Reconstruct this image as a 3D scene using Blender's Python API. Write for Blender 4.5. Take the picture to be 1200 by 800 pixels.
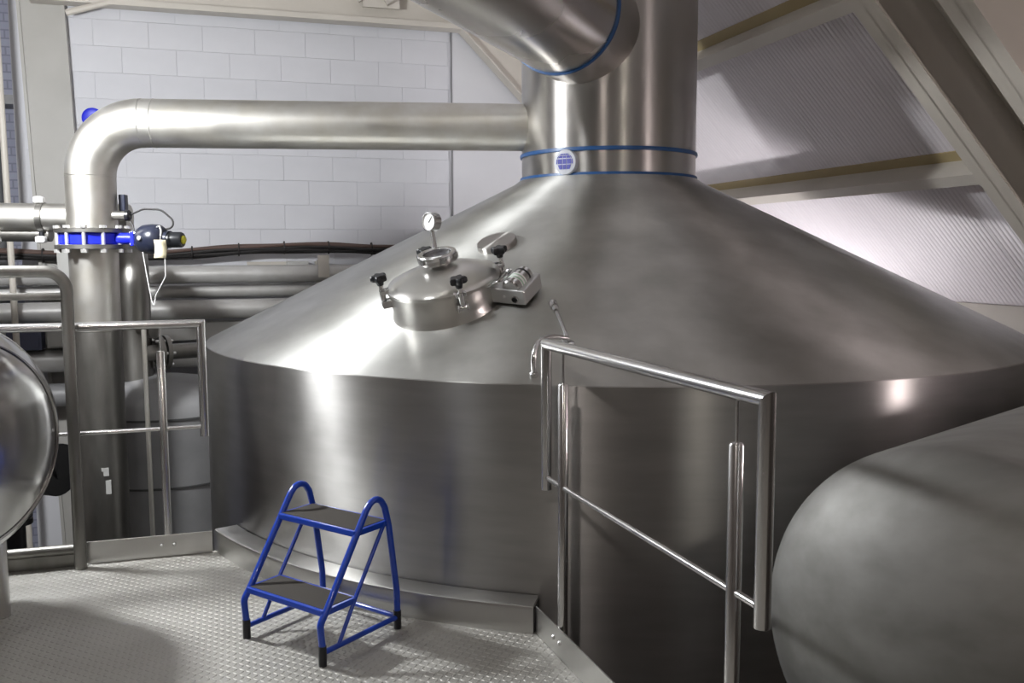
import bpy, math, random
from mathutils import Vector, Matrix
random.seed(7)
R = math.radians
for o in list(bpy.data.objects): bpy.data.objects.remove(o)
scene = bpy.context.scene
COL = scene.collection

# ------------------------------------------------------------------ camera
cam = bpy.data.cameras.new('camera'); cam.sensor_width = 36.0; cam.lens = 1064.5/1200*36
cam.clip_start = 0.05; cam.clip_end = 100
co = bpy.data.objects.new('camera', cam); COL.objects.link(co)
co.matrix_world = Matrix.Translation((0, 0, 1.4374)) @ Matrix.Rotation(math.pi/2-.1, 4, 'X') @ Matrix.Rotation(-.0034, 4, 'Z')
scene.camera = co
# ------------------------------------------------------------------ world, exposure
w = bpy.data.worlds.new('world'); scene.world = w; w.use_nodes = True
w.node_tree.nodes['Background'].inputs[0].default_value = (.80, .86, 1, 1)
w.node_tree.nodes['Background'].inputs[1].default_value = .03
vs = scene.view_settings
vs.view_transform = 'Standard'; vs.look = 'None'; vs.gamma = 1; vs.use_curve_mapping = False
vs.exposure = 0.0
# every lamp of the hall: position, globe radius, emission strength, colour (globe lamps are built further down)
LAMPS = [((-2.95, 4.15, 2.5), .14, 580, (.97, .985, 1)),
         ((-.95, -1.6, 3.3), .11, 150, (1, .90, .85)),
         ((2.3, -1.6, 3.3), .11, 120, (1, .92, .80)),
         ((-1.75, 2.55, 3.4), .10, 95, (.98, .99, 1)),
         ((3.57, 2.68, 1.22), .09, 130, (1, .86, .85))]
BULKHEAD = (Vector((4.72, 6.6, .15)), .12, 620, (1, .96, .99))      # (u, n, z) behind the kettle, radius, strength, colour

# ------------------------------------------------------------------ frames
A = .302
U = Vector((math.cos(A), math.sin(A), 0)); N = Vector((-math.sin(A), math.cos(A), 0)); Z = Vector((0, 0, 1))
def W(u, n, z): return U*u + N*n + Z*z
KC = Vector((.607, 5.796, 0)); KR = 2.439; ZR = .930; RV = .5414; ZV = 1.865
KS = (ZV-ZR)/(KR-RV)

# ------------------------------------------------------------------ materials
MATS = {}
def mat(name, col, rough=.5, metal=0., aniso=0., noise=None, bump=None, rvar=0., spec=None, emit=None, alpha=None, trans=0., coat=0.):
    m = bpy.data.materials.new(name); m.use_nodes = True
    nt = m.node_tree; b = nt.nodes['Principled BSDF']
    b.inputs['Base Color'].default_value = (*col, 1); b.inputs['Roughness'].default_value = rough
    b.inputs['Metallic'].default_value = metal
    if coat: b.inputs['Coat Weight'].default_value = coat
    if spec is not None: b.inputs['Specular IOR Level'].default_value = spec
    if trans: b.inputs['Transmission Weight'].default_value = trans
    if emit:
        b.inputs['Emission Color'].default_value = (*emit[:3], 1); b.inputs['Emission Strength'].default_value = emit[3]
    tc = nt.nodes.new('ShaderNodeTexCoord')
    if aniso:
        b.inputs['Anisotropic Rotation'].default_value = .25
        b.inputs['Anisotropic'].default_value = aniso
        t = nt.nodes.new('ShaderNodeTangent'); t.direction_type = 'RADIAL'; t.axis = 'Z'
        nt.links.new(t.outputs[0], b.inputs['Tangent'])
    def tex(scale, vec, detail=4):
        mp = nt.nodes.new('ShaderNodeMapping'); mp.inputs['Scale'].default_value = vec
        nt.links.new(tc.outputs['Object'], mp.inputs[0])
        n = nt.nodes.new('ShaderNodeTexNoise'); n.inputs['Scale'].default_value = scale; n.inputs['Detail'].default_value = detail
        nt.links.new(mp.outputs[0], n.inputs[0]); return n
    if noise:          # (scale, vec, second colour, low, high)
        n = tex(noise[0], noise[1]); r = nt.nodes.new('ShaderNodeValToRGB')
        r.color_ramp.elements[0].position = noise[3]; r.color_ramp.elements[1].position = noise[4]
        r.color_ramp.elements[0].color = (*noise[2], 1); r.color_ramp.elements[1].color = (*col, 1)
        nt.links.new(n.outputs['Fac'], r.inputs[0]); nt.links.new(r.outputs[0], b.inputs['Base Color'])
    if rvar:           # (amount) large soft roughness variation
        n = tex(rvar[1], rvar[2], 3); mr = nt.nodes.new('ShaderNodeMapRange')
        mr.inputs['From Min'].default_value = .3; mr.inputs['From Max'].default_value = .7
        mr.inputs['To Min'].default_value = rough-rvar[0]; mr.inputs['To Max'].default_value = rough+rvar[0]
        nt.links.new(n.outputs['Fac'], mr.inputs[0]); nt.links.new(mr.outputs[0], b.inputs['Roughness'])
    if bump:           # (scale, vec, strength, distance)
        n = tex(bump[0], bump[1]); bp = nt.nodes.new('ShaderNodeBump')
        bp.inputs['Strength'].default_value = bump[2]; bp.inputs['Distance'].default_value = bump[3]
        nt.links.new(n.outputs['Fac'], bp.inputs['Height']); nt.links.new(bp.outputs[0], b.inputs['Normal'])
    MATS[name] = m; return m
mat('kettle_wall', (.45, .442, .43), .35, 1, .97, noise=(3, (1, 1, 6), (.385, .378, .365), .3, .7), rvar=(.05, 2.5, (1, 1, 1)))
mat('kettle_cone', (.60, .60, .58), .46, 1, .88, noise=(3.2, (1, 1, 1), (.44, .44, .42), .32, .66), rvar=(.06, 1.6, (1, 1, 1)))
mat('stack_steel', (.53, .512, .49), .36, 1, .95, rvar=(.04, 2, (1, 1, 4)))
mat('duct_steel', (.58, .555, .52), .28, 1, 0, rvar=(.05, 2, (1, 1, 1)))
mat('pipe_steel', (.62, .61, .58), .46, 1, 0, noise=(7, (1, 1, 1), (.56, .54, .49), .35, .65), rvar=(.07, 5, (1, 1, 1)))
mat('dull_steel', (.33, .32, .30), .46, 1, 0, noise=(9, (1, 1, .25), (.22, .215, .20), .35, .7), rvar=(.08, 6, (1, 1, .3)))
mat('wall_pipe', (.56, .555, .545), .42, .25, 0, noise=(6, (1, 1, 1), (.47, .46, .44), .3, .7))
mat('bright_steel', (.72, .72, .72), .20, 1, 0)
mat('rail_steel', (.66, .655, .65), .24, 1, 0, bump=(180, (1, 1, .05), .05, .001))
mat('lid_steel', (.66, .65, .62), .28, 1, .5)
mat('vessel_steel', (.36, .358, .345), .66, 1, 0, noise=(2.6, (1, 2.5, 3), (.27, .268, .255), .35, .65), rvar=(.05, 1.5, (1, 1, 1)))
mat('polished_steel', (.60, .60, .60), .16, 1, 0, rvar=(.05, 3, (1, 1, 1)))
mat('plate_steel', (.44, .432, .405), .58, .55, 0, noise=(2.2, (1, 1, 1), (.38, .37, .34), .3, .65), rvar=(.08, 4, (1, 1, 1)))
mat('kerb_steel', (.63, .625, .61), .33, 1, 0, noise=(5, (1, 1, 1), (.55, .545, .53), .3, .7))
mat('bolt_steel', (.80, .80, .79), .42, .8)
mat('stool_blue', (.005, .055, .48), .30, 0, coat=.4)
mat('valve_blue', (.012, .022, .62), .35, 0)
mat('band_blue', (.015, .075, .22), .35, 0)
mat('emblem_blue', (.010, .014, .30), .5)
mat('badge_white', (.55, .57, .62), .45)
mat('rubber', (.05, .044, .037), .85, 0, bump=(220, (1, 1, 1), .35, .002))
mat('black_plastic', (.012, .013, .016), .35, 0)
mat('black_iron', (.014, .014, .016), .38, .2)
mat('actuator', (.016, .020, .040), .30, 0, coat=.3)
mat('yellow', (.50, .46, .03), .4)
mat('tag_paper', (.80, .74, .52), .7)
mat('cord_white', (.70, .70, .70), .6)
mat('cable_black', (.02, .018, .018), .55)
mat('cable_brown', (.10, .062, .05), .6)
mat('white_plastic', (.82, .82, .82), .4)
mat('dial_white', (.88, .88, .88), .4)
mat('glass', (.85, .9, .9), .03, 0, trans=1.)
mat('pane_dark', (.10, .10, .11), .12, 0, coat=.5)
mat('clear_lens', (.90, .92, .92), .08, 0, trans=.7)
mat('label_print', (.35, .50, .38), .5)
mat('alu_box', (.62, .62, .62), .38, .8)
mat('cream', (.60, .565, .505), .5, 0, noise=(3, (1, 1, 1), (.55, .515, .46), .3, .7))
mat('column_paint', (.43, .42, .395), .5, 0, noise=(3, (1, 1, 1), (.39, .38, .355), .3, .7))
mat('cream_shaded', (.40, .32, .17), .55, 0)  # same cream steel, browned to paint in the purlins' shadowed upper side
mat('block', (.66, .665, .70), .6, 0, noise=(3, (1, 1, 1), (.61, .615, .65), .3, .7), bump=(70, (1, 1, 1), .25, .003))
mat('mortar', (.66, .665, .70), .8)
mat('smooth_wall', (.68, .685, .71), .55, 0, noise=(2, (1, 1, 1), (.64, .645, .675), .3, .7))
mat('roof_sheet', (.70, .665, .69), .55)
mat('hall_wall', (.13, .11, .10), .8, 0, noise=(2, (1, 1, 1), (.10, .085, .075), .3, .7))
mat('hall_ceiling', (.34, .33, .32), .8)
mat('concrete', (.16, .155, .15), .8, 0, noise=(3, (1, 1, 1), (.11, .105, .10), .3, .7), bump=(30, (1, 1, 1), .3, .005))
mat('grey_paint', (.25, .25, .255), .42, 0, noise=(4, (1, 1, 1), (.19, .19, .195), .3, .7))
mat('joint_grey', (.28, .28, .29), .7)
mat('seam_and_hollow_dark', (.06, .06, .06), .6)
mat('panel_grey', (.52, .52, .50), .5)
mat('panel_blue', (.10, .11, .17), .5)
mat('lamp_body', (.5, .5, .5), .4, .8)
# blue-grey brick of the neighbouring bay (courses too fine to tell apart)
m = mat('far_brick', (.30, .31, .38), .75); nt = m.node_tree
bt = nt.nodes.new('ShaderNodeTexBrick'); tc = nt.nodes.new('ShaderNodeTexCoord'); mp = nt.nodes.new('ShaderNodeMapping')
mp.inputs['Rotation'].default_value = (math.pi/2, 0, 0)
bt.inputs['Color1'].default_value = (.36, .37, .46, 1); bt.inputs['Color2'].default_value = (.30, .31, .40, 1); bt.inputs['Mortar'].default_value = (.23, .235, .30, 1)
bt.inputs['Scale'].default_value = 1; bt.inputs['Brick Width'].default_value = .225; bt.inputs['Row Height'].default_value = .075; bt.inputs['Mortar Size'].default_value = .007
nt.links.new(tc.outputs['Object'], mp.inputs[0]); nt.links.new(mp.outputs[0], bt.inputs[0]); nt.links.new(bt.outputs[0], nt.nodes['Principled BSDF'].inputs[0])

# ------------------------------------------------------------------ mesh helpers
def basis(a):
    a = Vector(a).normalized(); h = Vector((0, 0, 1)) if abs(a.z) < .95 else Vector((1, 0, 0))
    e1 = h.cross(a).normalized(); return a, e1, a.cross(e1)
class MB:
    def __init__(s): s.v = []; s.f = []
    def ring(s, c, e1, e2, r, k):
        i = len(s.v)
        for j in range(k):
            t = 2*math.pi*j/k; s.v.append(c+e1*(r*math.cos(t))+e2*(r*math.sin(t)))
        return i
    def link(s, a, b, k):
        for j in range(k): s.f.append((a+j, a+(j+1) % k, b+(j+1) % k, b+j))
    def lathe(s, prof, origin=(0, 0, 0), axis=(0, 0, 1), k=32, cap0=True, cap1=True):
        a, e1, e2 = basis(axis); o = Vector(origin); rings = []
        for r, h in prof: rings.append(s.ring(o+a*h, e1, e2, max(r, 1e-5), k))
        for x, y in zip(rings, rings[1:]): s.link(x, y, k)
        if cap0: s.f.append(tuple(reversed(range(rings[0], rings[0]+k))))
        if cap1: s.f.append(tuple(range(rings[-1], rings[-1]+k)))
        return s
    def tube(s, pts, r, k=14, caps=True, miter0=None):
        pts = [Vector(p) for p in pts]; rings = []
        d0 = (pts[1]-pts[0]).normalized(); a, e1, e2 = basis(d0)
        for i, p in enumerate(pts):
            if i == 0: d = pts[1]-pts[0]
            elif i == len(pts)-1: d = pts[-1]-pts[-2]
            else: d = (pts[i+1]-pts[i]).normalized()+(pts[i]-pts[i-1]).normalized()
            d.normalize(); e1 = (e1-d*e1.dot(d)).normalized(); e2 = d.cross(e1)
            rr = r[i] if isinstance(r, (list, tuple)) else r
            rings.append(s.ring(p, e1, e2, rr, k))
        for x, y in zip(rings, rings[1:]): s.link(x, y, k)
        if caps:
            s.f.append(tuple(reversed(range(rings[0], rings[0]+k)))); s.f.append(tuple(range(rings[-1], rings[-1]+k)))
        return s
    def box(s, c, size, ax=None):
        ex, ey, ez = ax if ax else (Vector((1, 0, 0)), Vector((0, 1, 0)), Vector((0, 0, 1)))
        c = Vector(c); hx, hy, hz = [q/2 for q in size]; i = len(s.v)
        for dz in (-1, 1):
            for dx, dy in ((-1, -1), (1, -1), (1, 1), (-1, 1)): s.v.append(c+ex*(dx*hx)+ey*(dy*hy)+ez*(dz*hz))
        for q in ((3, 2, 1, 0), (4, 5, 6, 7), (0, 1, 5, 4), (1, 2, 6, 5), (2, 3, 7, 6), (3, 0, 4, 7)): s.f.append(tuple(i+x for x in q))
        return s
    def prism(s, poly, d):             # poly: list of points, d: extrusion vector
        k = len(poly); i = len(s.v); d = Vector(d)
        s.v += [Vector(p) for p in poly]+[Vector(p)+d for p in poly]
        s.f.append(tuple(reversed(range(i, i+k)))); s.f.append(tuple(range(i+k, i+2*k)))
        for j in range(k): s.f.append((i+j, i+(j+1) % k, i+k+(j+1) % k, i+k+j))
        return s
    def build(s, name, m, parent=None, smooth=True, local=False, bevel=0, ang=35):
        off = Vector((0, 0, 0)); p = parent
        while p is not None and not local:
            off += p.location; p = p.parent
        me = bpy.data.meshes.new(name); me.from_pydata([tuple(v-off) for v in s.v], [], s.f)
        me.materials.append(MATS[m]); me.update()
        if smooth:
            me.polygons.foreach_set('use_smooth', [True]*len(me.polygons)); me.set_sharp_from_angle(angle=R(ang))
        o = bpy.data.objects.new(name, me); COL.objects.link(o)
        if parent: o.parent = parent
        if bevel:
            b = o.modifiers.new('bevel', 'BEVEL'); b.width = bevel; b.segments = 2; b.limit_method = 'ANGLE'; b.angle_limit = R(40)
        return o
def empty(name, loc, label, cat, group=None, rz=0):
    o = bpy.data.objects.new(name, None); o.location = loc; o.rotation_euler = (0, 0, rz); o.empty_display_size = .1
    COL.objects.link(o); return tag(o, label, cat, group)
def tag(o, label, cat, group=None):
    o['label'] = label; o['category'] = cat
    if group: o['group'] = group
    return o
def struct(o, label=None):
    o['kind'] = 'structure'
    if label: o['label'] = label
    return o
def instance(src, name, parent, loc, rot=None):
    c = src.copy(); c.name = name; COL.objects.link(c); c.parent = parent; c.location = loc
    if rot is not None: c.rotation_euler = rot
    return c
def fillet(pts, rad, k=8):
    pts = [Vector(p) for p in pts]; out = [pts[0]]
    for a, b, c in zip(pts, pts[1:], pts[2:]):
        d1 = (a-b).normalized(); d2 = (c-b).normalized(); ang = d1.angle(d2)
        t = min(rad/math.tan(ang/2), (a-b).length*.49, (c-b).length*.49)
        q0 = b+d1*t; q1 = b+d2*t; rr = t*math.tan(ang/2)
        cen = b+(d1+d2).normalized()*(rr/math.sin(ang/2))
        v0 = (q0-cen); v1 = (q1-cen); th = v0.angle(v1)
        for i in range(k+1):
            s = i/k; out.append(cen+(v0*math.sin((1-s)*th)+v1*math.sin(s*th))/math.sin(th))
    return out+[pts[-1]]
def arc(c, e1, e2, r, a0, a1, k): return [Vector(c)+e1*(r*math.cos(a0+(a1-a0)*i/k))+e2*(r*math.sin(a0+(a1-a0)*i/k)) for i in range(k+1)]

# ================================================================== THE SETTING
LOW = -2.5
LN = Vector((-.29743, .95474, 0)); LD = 4.4976; LT = Vector((.95474, .29743, 0))      # railing line on the side of the pipes
RN = Vector((.93848, .34534, 0)); RD = 1.2431; RT = Vector((.34534, -.93848, 0))       # railing line beside the kettle
KO = KR+.117
def arcpts(r, a0, a1, k, z): return [KC+Vector((r*math.cos(a0+(a1-a0)*i/k), r*math.sin(a0+(a1-a0)*i/k), z)) for i in range(k+1)]
aL = math.atan2(4.262-5.796, -1.444-.607); aR = math.atan2(3.300-5.796, .108-.607)-.012
# platform of chequer plate
poly = [LT*-3.2+LN*LD]+[LT*(Vector((-1.444, 4.262, 0)).dot(LT)-.002)+LN*LD]
poly += arcpts(KO-.02, aL, aR, 24, 0)+[RN*RD+RT*-.1, RN*RD+RT*4.8]+[Vector((-3.4, -3.2, 0))]
f = MB().prism([p+Vector((0, 0, -.012)) for p in poly], (0, 0, .012)).build('floor', 'plate_steel', smooth=False)
struct(f, 'raised platform of grey steel chequer plate')
tr = MB(); P = .0222
i0 = -150
for i in range(-150, 80):
    for j in range(100, 230):
        c = U*(i*P)+N*(j*P)
        if c.x < -2.65 or c.y < 2.7 or c.x > .75: continue
        if c.dot(LN) > LD-.012 or c.dot(RN) > RD-.012 or (c-KC).length < KO+.008: continue
        sgn = 1 if (i+j) % 2 else -1
        d = (U+N*sgn).normalized(); e = Vector((-d.y, d.x, 0)); k = len(tr.v)
        L_, w_, h_ = .0122, .0050, .0020
        tr.v += [c-d*L_, c-e*w_, c+d*L_, c+e*w_, c-d*(L_*.45)+Z*h_, c+d*(L_*.45)+Z*h_]
        tr.f += [(k, k+1, k+4), (k+1, k+5, k+4), (k+1, k+2, k+5), (k+2, k+3, k+5), (k+3, k+4, k+5), (k+3, k, k+4)]
t = tr.build('tread_pattern', 'plate_steel', f, smooth=False); t['kind'] = 'stuff'
# steel edge beam under the platform
for nm, a, b in (('edge_beam', LT*-3.2+LN*LD, Vector((-1.444, 4.262, 0))), ('edge_beam', RN*RD+RT*-3.05, RN*RD+RT*2.4)):
    d = (b-a).normalized(); MB().box((a+b)/2-Z*.112-d.cross(Z)*-.0, ((b-a).length, .05, .2), (d, Z.cross(d), Z)).build(nm, 'dull_steel', f, smooth=False)
# kerb around the foot of the kettle
kb = MB(); prof = [(KR+.004, -.01), (KR+.004, .107), (KO-.014, .107), (KO-.004, .103), (KO, .093), (KO, -.01)]; K = 40
for i in range(K+1):
    a_ = aL+(aR-aL)*i/K
    for r_, z_ in prof: kb.v.append(KC+Vector((r_*math.cos(a_), r_*math.sin(a_), z_)))
m_ = len(prof)
aE = aR
for i in range(K):
    for j in range(m_): kb.f.append((i*m_+j, (i+1)*m_+j, (i+1)*m_+(j+1) % m_, i*m_+(j+1) % m_))
kb.f.append(tuple(range(m_))); kb.f.append(tuple(reversed(range(K*m_, K*m_+m_))))
kbo = kb.build('trim_1', 'kerb_steel')
ce = KC+Vector(((KR+KO)/2*math.cos(aR), (KR+KO)/2*math.sin(aR), .045)); er = Vector((math.cos(aR), math.sin(aR), 0)); et = Vector((-er.y, er.x, 0))
MB().box(ce+et*.001, (.104, .003, .098), (er, et, Z)).build('dark_end_plate', 'seam_and_hollow_dark', kbo, smooth=False)  # dark plate stands in for the shade inside the hollow kerb end
struct(kbo, 'curved stainless steel kerb along the foot of the brewing kettle')
# lower floor and hall walls
struct(MB().box(W(0, 2, LOW-.05), (15, 16, .1), (U, N, Z)).build('floor_lower', 'concrete', smooth=False), 'dark concrete floor below the platform')
struct(MB().box(W(0, -5.1, 1.5), (15, .2, 8.2), (U, N, Z)).build('wall_front', 'hall_wall', smooth=False))
struct(MB().box(W(-5.1, 2.4, 1.5), (.2, 15, 8.2), (U, N, Z)).build('wall_left', 'hall_wall', smooth=False))
struct(MB().box(W(5.75, 1.9, -.75), (.2, 14, 3.5), (U, N, Z)).build('wall_right', 'hall_wall', smooth=False))
struct(MB().box(W(-2.2, 2.4, 5.5), (6.6, 15, .2), (U, N, Z)).build('ceiling', 'hall_ceiling', smooth=False))
# painted block wall
wb = struct(MB().box(W(1.9, 8.93, 1.4), (7.2, .24, 7.8), (U, N, Z)).build('wall_back', 'mortar', smooth=False), 'pale painted block wall behind the pipework')
bl = MB(); bw, bh, bd, jt = .45, .225, .05, .0022
g = bw/2-jt/2; gz = bh/2-jt/2; c_ = .0012
for q, yy in ((1, c_), (1, bd)): pass
bl.v = [Vector(v) for v in ((-g, c_, -gz), (g, c_, -gz), (g, c_, gz), (-g, c_, gz), (-g+c_, 0, -gz+c_), (g-c_, 0, -gz+c_), (g-c_, 0, gz-c_), (-g+c_, 0, gz-c_), (-g, bd, -gz), (g, bd, -gz), (g, bd, gz), (-g, bd, gz))]
bl.f = [(4, 5, 6, 7), (0, 1, 5, 4), (1, 2, 6, 5), (2, 3, 7, 6), (3, 0, 4, 7), (0, 8, 9, 1), (1, 9, 10, 2), (2, 10, 11, 3), (3, 11, 8, 0)]
bsrc = None
for row in range(17):
    z_ = -.16+bh*(row+.5)
    for colm in range(-1, 9):
        uc = -1.50+bw*(colm+(.5 if row % 2 else 0))
        u0, u1 = max(uc-bw/2, -1.62), min(uc+bw/2, 2.125)
        if u1-u0 < .12: continue
        loc = W((u0+u1)/2, 8.803+random.uniform(-.002, .002), z_)
        if bsrc is None:
            bsrc = bl.build('block', 'block', None, smooth=False, local=True); b = bsrc; b.parent = wb; b.location = loc
        else: b = instance(bsrc, 'block', wb, loc)
        b.rotation_euler = (0, 0, A); b.scale = ((u1-u0)/bw, 1, 1)
pn = MB().box(W(3.75, 8.80, 1.5), (3.22, .02, 5.6), (U, N, Z)).build('smooth_panel', 'smooth_wall', wb, smooth=False)
MB().box(W(2.132, 8.795, 1.5), (.007, .024, 5.6), (U, N, Z)).build('panel_joint', 'joint_grey', wb, smooth=False)
# neighbouring bay beyond the column
struct(MB().box(W(-3.4, 9.6, 1.5), (3.6, .2, 8), (U, N, Z)).build('wall_recess', 'far_brick', smooth=False), 'blue-grey brick wall of the neighbouring bay')
# sloping roof, 45 degrees, z + u = 6.4
S = (U-Z).normalized(); SN = (U+Z).normalized()          # down the slope / outward normal
def RP(un, n, below=0.): return W(un, n, 6.4-un)-SN*below
rf = struct(MB().prism([RP(1.0, -5.1, -.06), RP(5.62, -5.1, -.06), RP(5.62, 8.85, -.06), RP(1.0, 8.85, -.06)], SN*.08).build('ceiling_slope', 'roof_sheet', smooth=False), 'sloping roof lined with pale ribbed sheets')
ln_ = (RP(5.62, 0)-RP(1.0, 0)).length
sh = MB(); wS = 1.0; ribs = 25; pr = []
for i in range(ribs):
    x = wS*i/ribs; q = wS/ribs
    pr += [(x, 0), (x+q*.30, 0), (x+q*.45, -.0022), (x+q*.85, -.0022)]
pr += [(wS-.006, 0)]
for yy in (0, ln_):
    for x, d in pr: sh.v.append(Vector((yy, x+.003, d)))
k = len(pr)
for i in range(k-1): sh.f.append((i, i+1, k+i+1, k+i))
ssrc = None
mt = Matrix((S, N, SN)).transposed()
for i in range(14):
    loc = RP(1.0, -5.15+i*1.0, .012)
    if ssrc is None:
        ssrc = sh.build('roof_sheet', 'roof_sheet', None, smooth=False, local=True); o = ssrc; o.parent = rf
    else: o = instance(ssrc, 'roof_sheet', rf, loc)
    o.location = loc; o.rotation_euler = mt.to_euler()
def isec(name, mt_, p0, p1, upv, depth, width, tf, tw, parent=None):
    """I-beam from p0 to p1; upv points from lower flange to upper flange"""
    d = (p1-p0); L = d.length; d.normalize(); up = (upv-d*upv.dot(d)).normalized(); sd = d.cross(up); c = (p0+p1)/2
    m = MB().box(c, (L, tw, depth), (d, sd, up)); m.box(c-up*(depth/2-tf/2), (L, width, tf), (d, sd, up)); m.box(c+up*(depth/2-tf/2), (L, width, tf), (d, sd, up))
    return m.build(name, mt_, parent, smooth=False)
def rafter(nc, label, below=.16, depth=.34, wd=.17):
    o = isec('rafter', 'cream', RP(1.05, nc, below+depth/2), RP(5.5, nc, below+depth/2), SN, depth, wd, .014, .012)
    return tag(o, label, 'roof beam')
rafter(3.92, 'cream steel rafter under which both purlins end')
rafter(3.42, 'cream steel rafter running close beside another, farther from the wall')
rafter(8.62, 'cream steel rafter against the pale block wall')
def purlin(un, label):
    # cold rolled Z section: upper lip, web, lower lip
    a = RP(un, -4.98, .012); d = N*13.5
    web = .15
    e = empty('purlin', RP(un, 6, .1), label, 'roof beam')
    MB().prism([a, a-SN*web, a-SN*web+S*.006, a+S*.006], d).build('web', 'cream', e, smooth=False)
    MB().prism([a-SN*web, a-SN*(web+.006), a-SN*(web+.006)+S*.085, a-SN*web+S*.085], d).build('lower_flange', 'cream', e, smooth=False)
    MB().prism([a-S*.075, a-S*.075-SN*.010, a-SN*.010, a], d).build('upper_flange', 'cream_shaded', e, smooth=False)
purlin(3.46, 'upper cream roof purlin beside the tall stack'); purlin(4.40, 'lower cream roof purlin just above the kettle cone')
tag(MB().box(W(5.42, 1.9, .93), (.16, 13.6, .20), (U, N, Z)).build('eaves_beam', 'cream', smooth=False), 'low cream eaves beam along the foot of the sloping roof', 'beam')
# tie beam on top of the block wall
tie = empty('tie_beam', W(1, 8.6, 3.5), 'long cream steel tie beam along the top of the block wall', 'beam')
MB().box(W(1.0, 8.66, 3.90), (5.0, .014, .78), (U, N, Z)).build('web', 'cream', tie, smooth=False)
MB().box(W(1.0, 8.62, 3.535), (5.0, .16, .05), (U, N, Z)).build('lower_flange', 'cream', tie, smooth=False)
MB().box(W(1.42, 8.56, 3.70), (.34, .03, .10), (U, N, Z)).build('gusset', 'cream', tie, smooth=False)
MB().tube([W(1.25, 8.54, 3.70), W(1.05, 8.54, 4.1)], .045, 8).build('brace', 'cream', tie, smooth=False)
MB().tube([W(1.45, 8.54, 3.70), W(1.95, 8.54, 4.0)], .045, 8).build('brace', 'cream', tie, smooth=False)
MB().tube([W(-1.22, 8.56, 3.42), W(-.80, 8.56, 3.56)], .028, 8).build('haunch_brace', 'cream', tie, smooth=False)
# column
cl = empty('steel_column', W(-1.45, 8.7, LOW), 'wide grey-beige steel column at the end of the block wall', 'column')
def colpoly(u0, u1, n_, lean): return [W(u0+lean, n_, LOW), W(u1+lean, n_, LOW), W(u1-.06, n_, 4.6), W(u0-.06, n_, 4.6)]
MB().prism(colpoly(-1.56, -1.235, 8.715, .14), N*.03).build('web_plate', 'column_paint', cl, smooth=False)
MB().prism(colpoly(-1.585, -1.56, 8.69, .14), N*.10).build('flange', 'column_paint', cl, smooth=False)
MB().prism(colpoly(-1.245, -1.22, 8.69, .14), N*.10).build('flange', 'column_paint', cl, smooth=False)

# ================================================================== BREWING KETTLE
kt = empty('brewing_kettle', (KC.x, KC.y, LOW), 'huge brushed stainless brewing kettle with conical roof and tall stack', 'kettle')
KK = 128
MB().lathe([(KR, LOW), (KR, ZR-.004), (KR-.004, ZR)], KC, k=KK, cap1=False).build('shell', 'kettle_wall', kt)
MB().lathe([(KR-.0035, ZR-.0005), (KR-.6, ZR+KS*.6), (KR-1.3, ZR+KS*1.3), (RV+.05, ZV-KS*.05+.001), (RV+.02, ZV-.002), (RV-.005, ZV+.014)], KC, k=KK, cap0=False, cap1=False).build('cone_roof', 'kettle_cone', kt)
MB().lathe([(RV, ZV-.03), (RV, 4.6)], KC, k=96, cap0=False, cap1=False).build('stack', 'stack_steel', kt)
for zz in (2.017, 1.873):
    MB().lathe([(RV-.002, zz-.012), (RV+.010, zz-.011), (RV+.012, zz), (RV+.010, zz+.011), (RV-.002, zz+.012)], KC, k=96, cap0=False, cap1=False).build('blue_band', 'band_blue', kt)['label'] = 'blue band round the foot of the stack'
# branch duct
az, el, zs, rd = -2.004, .038, 2.69, .33
DA = Vector((math.cos(el)*math.cos(az), math.cos(el)*math.sin(az), math.sin(el))); DS = KC+Vector((0, 0, zs))
MB().lathe([(rd, .25), (rd, .80)], DS, DA, 72, False, False).build('branch_stub', 'stack_steel', kt)
MB().lathe([(rd-.004, .80), (rd-.004, 5.6)], DS, DA, 72, False, True).build('branch_duct', 'duct_steel', kt)
MB().lathe([(rd-.004, .785), (rd+.007, .787), (rd+.009, .796), (rd+.007, .805), (rd-.006, .807)], DS, DA, 72, False, False).build('blue_band', 'band_blue', kt)['label'] = 'blue band round the branch duct'
# round badge with globe
bn = Vector((-.293, -.479, 0)).normalized(); be = Vector((0, 0, 1)).cross(bn).normalized()   # be: to the viewer's right
bc = KC+bn*(RV-.01)+Z*1.942
bd_ = MB().lathe([(.070, 0), (.073, .03), (.070, .042), (.064, .045), (0.0, .045)], bc, bn, 40, True, False).build('badge', 'badge_white', kt)
gl = MB(); gr = .056; gc = bc+bn*.0463-Z*.004
def gp(la, lo): return gc+be*(gr*math.cos(R(la))*math.sin(R(lo)))+Z*(gr*math.sin(R(la)))
for la0, la1 in ((-42, -12), (-7, 22), (28, 45), (50, 66)):
    for lo0, lo1 in ((-80, -60), (-52, -17), (-12, 12), (17, 52), (60, 80)):
        if la0 < -20 and abs(lo0+lo1) > 120: continue
        q = []
        for i in range(4): q.append(gp(la0, lo0+(lo1-lo0)*i/3))
        for i in range(4): q.append(gp(la1, lo1+(lo0-lo1)*i/3))
        gl.prism(q, bn*.0012)
gl.build('globe_emblem', 'emblem_blue', bd_, smooth=False)['label'] = 'blue globe of meridians on the white badge'
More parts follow.
